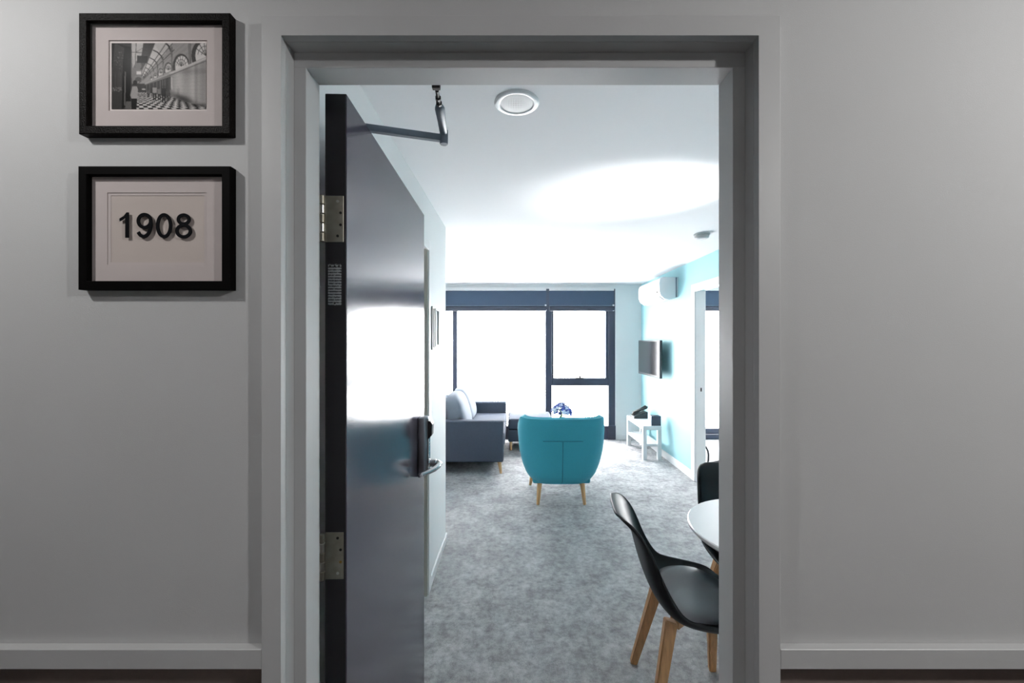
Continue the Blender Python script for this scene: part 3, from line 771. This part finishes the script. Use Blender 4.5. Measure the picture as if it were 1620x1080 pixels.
bm = nb(); tube(bm, [(1.655, 5.735, NH + 0.045), (1.67, 5.735, NH + 0.075), (1.75, 5.735, NH + 0.115), (1.83, 5.735, NH + 0.155), (1.85, 5.735, NH + 0.145)], [0.020, 0.028, 0.020, 0.028, 0.020], 12); obj('handset', bm, M['blackp'], ph, True)
bm = nb(); prism(bm, [(1.70, NH + 0.052), (1.80, NH + 0.095), (1.80, NH + 0.099), (1.70, NH + 0.056)], 'y', 5.78, 5.88); obj('keypad', bm, M['plastic'], ph)
bx = thing('black_box', 'small navy box with pale sides on the near end of the white bench', 'box', (1.80, 5.26, NH))
bm = nb(); box(bm, 1.74, 1.86, 5.215, 5.32, NH, NH + 0.122, 0.004); obj('body', bm, M['box'], bx)
bm = nb(); box(bm, 1.732, 1.738, 5.212, 5.325, NH, NH + 0.126, 0.002); obj('side', bm, M['plastic'], bx)
bm = nb(); box(bm, 1.775, 1.825, 5.245, 5.29, NH + 0.121, NH + 0.128, 0.003); obj('lid_knob', bm, M['blackp'], bx)
tag(obj('cable', tube(nb(), [(2.30, 5.0, 0.245), (2.33, 5.0, 0.215), (2.352, 5.0, 0.17), (2.360, 5.0, 0.12), (2.358, 5.0, 0.05), (2.35, 5.0, 0.012), (2.38, 5.05, 0.011), (2.7, 5.2, 0.011)], 0.011, 8), M['blackp'], None, True),
    'dark curved cable rising from the bedroom floor beyond the doorway', 'cable')

# ------------------------------------------------------------------ sofa and ottoman
SX0, SX1, SY0, SY1 = -1.06, -0.125, 4.62, 6.20
so = thing('sofa', 'slate grey two-seat sofa with pale back cushions by the big window', 'sofa', (-0.6, 5.4, 0))
bm = nb(); box(bm, SX0, SX1, SY0, SY0 + 0.13, 0.14, 0.605, 0.018, 3); obj('armrest', bm, M['sofa'], so, 'auto')
bm = nb(); box(bm, SX0, SX1, SY1 - 0.13, SY1, 0.14, 0.605, 0.018, 3); obj('armrest', bm, M['sofa'], so, 'auto')
bm = nb(); box(bm, SX0, SX1 - 0.01, SY0 + 0.13, SY1 - 0.13, 0.14, 0.29, 0.012, 2); obj('base', bm, M['sofa'], so, 'auto')
bm = nb(); box(bm, SX0, SX0 + 0.17, SY0 + 0.13, SY1 - 0.13, 0.29, 0.72, 0.03, 3); obj('backrest', bm, M['sofa'], so, 'auto')
ym = (SY0 + SY1) / 2
for y0, y1 in ((SY0 + 0.135, ym), (ym, SY1 - 0.135)):
    bm = nb(); box(bm, SX0 + 0.17, SX1 + 0.012, y0 + 0.003, y1 - 0.003, 0.29, 0.45, 0.03, 4); obj('seat_cushion', bm, M['sofa'], so, 'auto')
    def lean(p):
        t = (p.z + 1) / 2
        th = (1 - 0.35 * t ** 3)
        return Vector((p.x * th - 0.75 * t + 0.1, p.y * (1 - 0.05 * t), p.z))
    bm = nb(); superell(bm, (SX0 + 0.40, (y0 + y1) / 2, 0.655), (0.125, (y1 - y0) / 2 + 0.01, 0.215), 0.45, 0.4, 40, 20, lean); obj('back_cushion', bm, M['pillow'], so, True)
def leg(parent, top, foot, r0, r1, m, n=14):
    bm = nb(); tube(bm, [top, Vector(top).lerp(Vector(foot), 0.5), foot], [r0, (r0 + r1) / 2, r1], n); return obj('leg', bm, M[m], parent, 'auto')
for x, y in ((SX1 - 0.05, SY0 + 0.06), (SX0 + 0.05, SY0 + 0.06), (SX1 - 0.05, SY1 - 0.06), (SX0 + 0.05, SY1 - 0.06)):
    leg(so, (x, y, 0.15), (x + (0.02 if x > -0.5 else -0.02), y, 0), 0.024, 0.013, 'oak')
ot = thing('ottoman', 'low slate grey ottoman between the sofa and the window', 'ottoman', (0.21, 5.9, 0))
bm = nb(); box(bm, -0.085, 0.52, 5.60, 6.20, 0.13, 0.29, 0.012, 2); obj('base', bm, M['sofa'], ot, 'auto')
bm = nb(); box(bm, -0.09, 0.525, 5.595, 6.205, 0.295, 0.445, 0.03, 4); obj('cushion', bm, M['sofa'], ot, 'auto')
for x in (-0.05, 0.47):
    for y in (5.68, 6.14): leg(ot, (x, y, 0.14), (x, y, 0), 0.022, 0.014, 'oak')

# ------------------------------------------------------------------ armchair (back towards the camera)
ar = thing('armchair', 'teal tub armchair with tapered oak legs, seen from behind', 'armchair', (0.43, 4.05, 0))
def arm_shell():
    bm = nb()
    hw_z = [(0.20, 0.245), (0.235, 0.285), (0.28, 0.318), (0.37, 0.355), (0.49, 0.384), (0.60, 0.394), (0.71, 0.397), (0.80, 0.389), (0.83, 0.386)]
    def hw(z):
        for (a, b), (c, d) in zip(hw_z, hw_z[1:]):
            if z <= c: return b + (d - b) * max(0, (z - a)) / (c - a)
        return hw_z[-1][1]
    NU, NV = 44, 14
    def pt(u, v, inset):
        # u -1..1 along the U (left arm front .. back .. right arm front)
        s = abs(u); sg = 1 if u > 0 else -1
        top = 0.815 + 0.012 * min(1, s / 0.38) ** 3 if s < 0.40 else 0.827 - 0.245 * ((s - 0.40) / 0.6) ** 0.8
        zb = 0.205
        z = zb + (top - zb) * v
        w = hw(z) - inset
        back = -0.36 - 0.085 * max(0, (z - 0.2) / 0.62) ** 1.2 + inset + 0.055 * max(0, (0.30 - z) / 0.1) ** 2 * 0.8
        if s < 0.5:
            t = s / 0.5 * PI / 2
            x = w * math.sin(t) ** (2 / 4.2)
            y = back + 0.20 * (1 - math.cos(t) ** (2 / 3.0))
        else:
            x = w + 0.010 * (s - 0.5)
            y = back + 0.20 + (0.28 - (back + 0.20)) * (s - 0.5) / 0.5
        return Vector((sg * x, y, z - (0.02 * inset / 0.08 if v > 0.99 else 0)))
    us = [-1 + 2 * i / NU for i in range(NU + 1)]
    out = [[bm.verts.new(pt(u, j / NV, 0)) for j in range(NV + 1)] for u in us]
    inn = [[bm.verts.new(pt(u, j / NV, 0.075)) for j in range(NV + 1)] for u in us]
    mid = [bm.verts.new(pt(u, 1, 0.035) + Vector((0, 0, 0.022))) for u in us]
    for i in range(NU):
        for j in range(NV):
            bm.faces.new((out[i][j], out[i + 1][j], out[i + 1][j + 1], out[i][j + 1]))
            bm.faces.new((inn[i][j], inn[i][j + 1], inn[i + 1][j + 1], inn[i + 1][j]))
        bm.faces.new((out[i][NV], out[i + 1][NV], mid[i + 1], mid[i])); bm.faces.new((mid[i], mid[i + 1], inn[i + 1][NV], inn[i][NV]))
        bm.faces.new((out[i][0], inn[i][0], inn[i + 1][0], out[i + 1][0]))
    for i in (0, NU):
        for j in range(NV): bm.faces.new((out[i][j], inn[i][j], inn[i][j + 1], out[i][j + 1]))
        bm.faces.new((out[i][NV], mid[i], inn[i][NV]))
    return bm, pt
bm, apt = arm_shell(); obj('shell', bm, M['teal'], ar, 'auto', local=True)
bm = nb(); box(bm, -0.265, 0.265, -0.30, 0.27, 0.20, 0.30, 0.02, 3); obj('base', bm, M['teal'], ar, 'auto', local=True)
bm = nb(); box(bm, -0.30, 0.30, -0.32, 0.31, 0.30, 0.45, 0.045, 4); obj('seat_cushion', bm, M['teal'], ar, 'auto', local=True)
def apz(u, z): return apt(u, (z - 0.205) / (0.815 - 0.205), 0) + Vector((0, -0.001, 0))
bm = nb(); tube(bm, [apz(u, 0.615) for u in np.linspace(-0.06, 0.06, 9)], 0.0035, 6); obj('seam', bm, M['tealseam'], ar, True, local=True)
bm = nb(); tube(bm, [apz(0.0, z) for z in np.linspace(0.215, 0.61, 12)], 0.0035, 6); obj('seam', bm, M['tealseam'], ar, True, local=True)
def lleg(parent, top, foot, r0, r1, m): 
    bm = nb(); tube(bm, [top, Vector(top).lerp(Vector(foot), 0.5), foot], [r0, (r0 + r1) / 2, r1], 14); return obj('leg', bm, M[m], parent, 'auto', local=True)
for sx in (-1, 1):
    lleg(ar, (sx * 0.195, -0.245, 0.215), (sx * 0.215, -0.27, 0), 0.024, 0.014, 'oak')
    lleg(ar, (sx * 0.235, 0.21, 0.215), (sx * 0.265, 0.25, 0), 0.024, 0.014, 'oak')

# coffee table with flowers, behind the armchair
ct = thing('coffee_table', 'small round white coffee table hidden behind the teal armchair', 'table', (0.57, 4.86, 0))
bm = nb(); lathe(bm, [(0.255, 0.395), (0.26, 0.40), (0.26, 0.418), (0.255, 0.423)], (0, 0, 0), 40); obj('top', bm, M['tabletop'], ct, 'auto', local=True)
for k in range(3):
    a = 2 * PI * k / 3 + 0.5
    lleg(ct, (0.14 * math.cos(a), 0.14 * math.sin(a), 0.396), (0.21 * math.cos(a), 0.21 * math.sin(a), 0), 0.02, 0.012, 'oak')
va = tag(obj('vase', lathe(nb(), [(0.035, 0.423), (0.055, 0.44), (0.062, 0.49), (0.05, 0.55), (0.034, 0.58), (0.038, 0.60), (0.030, 0.598), (0.02, 0.56)], (0.56, 4.86, 0), 28), M['vase'], None, 'auto'), 'white ceramic vase on the small coffee table', 'vase')
fl = thing('flower_bunch', 'bunch of blue and white flowers showing over the armchair', 'flowers', (0.56, 4.86, 0.58))
def blossom_mesh(name, m):
    bm = nb()
    for k in range(5):
        a = 2 * PI * k / 5
        d = Vector((math.cos(a), math.sin(a), 0)); s = Vector((-d.y, d.x, 0))
        c = [Vector((0, 0, 0)), d * 0.012 + s * 0.011 + Vector((0, 0, 0.006)), d * 0.026 + Vector((0, 0, 0.002)), d * 0.012 - s * 0.011 + Vector((0, 0, 0.006))]
        top = [bm.verts.new(p + Vector((0, 0, 0.002))) for p in c]; bot = [bm.verts.new(p) for p in c]
        bm.faces.new(top); bm.faces.new(bot[::-1])
        for q in range(4): bm.faces.new((top[q], bot[q], bot[(q + 1) % 4], top[(q + 1) % 4]))
    bmesh.ops.create_icosphere(bm, subdivisions=1, radius=0.006, matrix=Matrix.Translation((0, 0, 0.004)))
    me = bpy.data.meshes.new(name); bm.to_mesh(me); bm.free(); me.materials.append(M[m]); return me
bms = [blossom_mesh('blossom', 'petal'), blossom_mesh('blossom', 'petalw')]
rr = random.Random(4)
stem = nb(); leaves = []
for k in range(130):
    ph_, th_ = rr.uniform(0.05, 1.45), rr.uniform(0, 2 * PI)
    n = Vector((math.sin(ph_) * math.cos(th_), math.sin(ph_) * math.sin(th_), math.cos(ph_)))
    p = Vector((n.x * 0.125, n.y * 0.10, 0.075 + n.z * 0.115 * rr.uniform(0.7, 1.0)))
    if p.x > 0.03: p.z -= 0.02
    o = bpy.data.objects.new('blossom', bms[1 if rr.random() < 0.28 else 0]); C.objects.link(o); o.parent = fl
    o.location = p; o.rotation_euler = n.to_track_quat('Z', 'Y').to_euler(); s = rr.uniform(0.85, 1.35); o.scale = (s, s, s)
    if k % 4 == 0: tube(stem, [(0, 0, -0.05), p * 0.5 + Vector((0, 0, 0.01)), p], 0.0022, 5)
obj('stems', stem, M['leaf'], fl, True, local=True)

# ------------------------------------------------------------------ dining chairs and table
def chair_shell():
    # profile (forward, height), half width, side lift, side wrap (forward)
    K = [(-0.308, 0.812, 0.105, 0.000, 0.010), (-0.300, 0.813, 0.140, 0.000, 0.012), (-0.272, 0.801, 0.170, 0.000, 0.016), (-0.240, 0.766, 0.188, 0.000, 0.026), (-0.215, 0.70, 0.203, 0.000, 0.040),
         (-0.196, 0.62, 0.212, 0.000, 0.052), (-0.176, 0.55, 0.222, 0.005, 0.066), (-0.140, 0.482, 0.232, 0.028, 0.062), (-0.085, 0.442, 0.238, 0.052, 0.036),
         (-0.01, 0.428, 0.240, 0.056, 0.012), (0.07, 0.428, 0.238, 0.046, 0.0), (0.14, 0.432, 0.230, 0.034, -0.01), (0.19, 0.434, 0.212, 0.022, -0.025), (0.220, 0.428, 0.180, 0.010, -0.04), (0.236, 0.416, 0.130, 0.002, -0.04)]
    bm = nb(); NT = 16; rows = []
    for f, z, hw, lift, wrap in K:
        row = []
        for k in range(NT + 1):
            t = -1 + 2 * k / NT
            e = abs(t) ** 2.6
            row.append(bm.verts.new((f + wrap * e, hw * math.sin(t * PI / 2 * 0.92) / math.sin(PI / 2 * 0.92), z + lift * e)))
        rows.append(row)
    for a, b in zip(rows, rows[1:]):
        for k in range(NT): bm.faces.new((a[k], a[k + 1], b[k + 1], b[k]))
    return bm
def pad_mesh():
    bm = nb(); NR, NA = 8, 44
    rings = []
    for j in range(NR + 1):
        r = j / NR
        ring = []
        for k in range(NA):
            a = 2 * PI * k / NA
            c, s = math.cos(a), math.sin(a)
            ex = 0.5
            x = 0.045 + 0.172 * r * math.copysign(abs(c) ** 0.8, c); y = 0.200 * r * math.copysign(abs(s) ** 0.75, s) * (1 - 0.10 * max(0, c) * r)
            z = 0.434 + 0.028 * (1 - r ** 4) + 0.034 * (abs(y) / 0.2) ** 2.4 * (1 if x < 0.12 else 0.8) + 0.016 * max(0, -(x - 0.045) / 0.17) ** 2
            ring.append(bm.verts.new((x, y, z)))
        rings.append(ring)
    for a, b in zip(rings[1:], rings[2:]):
        for k in range(NA): bm.faces.new((a[k], a[(k + 1) % NA], b[(k + 1) % NA], b[k]))
    cv = bm.verts.new((0.045, 0, 0.462))
    for v in rings[0]: bm.verts.remove(v)
    for k in range(NA): bm.faces.new((cv, rings[1][k], rings[1][(k + 1) % NA]))
    return bm
def make_chair(label, loc, rot):
    t = thing('dining_chair', label, 'chair', loc, rot, 'black shell chairs at the dining table')
    s = obj('shell', chair_shell(), M['shell'], t, True, local=True)
    md = s.modifiers.new('thick', 'SOLIDIFY'); md.thickness = 0.015; md.offset = 0.0
    md = s.modifiers.new('smooth', 'SUBSURF'); md.levels = 2; md.render_levels = 2
    p = obj('seat_pad', pad_mesh(), M['pad'], t, True, local=True)
    md = p.modifiers.new('smooth', 'SUBSURF'); md.levels = 1; md.render_levels = 1
    for sx in (-1, 1):
        for sy in (-1, 1):
            a = Vector((0.02 + sx * 0.115, sy * 0.115, 0.418)); b = Vector((0.165 if sx > 0 else -0.185, sy * 0.200, 0.0))
            bm = nb(); tube(bm, [a, b], [0.032, 0.021], 4, 1.0, 1.0); bmesh.ops.bevel(bm, geom=bm.edges[:], offset=0.004, segments=2, affect='EDGES')
            obj('leg', bm, M['beech'], t, False, local=True)
    bm = nb()
    tube(bm, [(-0.075, -0.095, 0.395), (0.115, 0.095, 0.395)], 0.026, 4); obj('brace', bm, M['beech'], t, False, local=True)
    bm = nb()
    tube(bm, [(-0.075, 0.095, 0.393), (0.115, -0.095, 0.393)], 0.026, 4); obj('brace', bm, M['beech'], t, False, local=True)
    return t
make_chair('black shell dining chair with padded seat and oak legs, nearest the doorway', (0.715, 1.70, 0), math.radians(-7))
make_chair('black dining chair on the far side of the round white table', (1.185, 2.02, 0), -PI / 2)
tb = thing('dining_table', 'round white pedestal table cut off by the door frame', 'table', (1.055, 1.645, 0))
bm = nb(); lathe(bm, [(0.30, 0.712), (0.325, 0.722), (0.335, 0.732), (0.335, 0.742), (0.331, 0.746)], (0, 0, 0), 64); obj('top', bm, M['tabletop'], tb, 'auto', local=True)
bm = nb(); lathe(bm, [(0.20, 0.0), (0.20, 0.008), (0.09, 0.028), (0.04, 0.10), (0.032, 0.35), (0.04, 0.62), (0.11, 0.712)], (0, 0, 0), 40); obj('pedestal', bm, M['tabletop'], tb, 'auto', local=True)
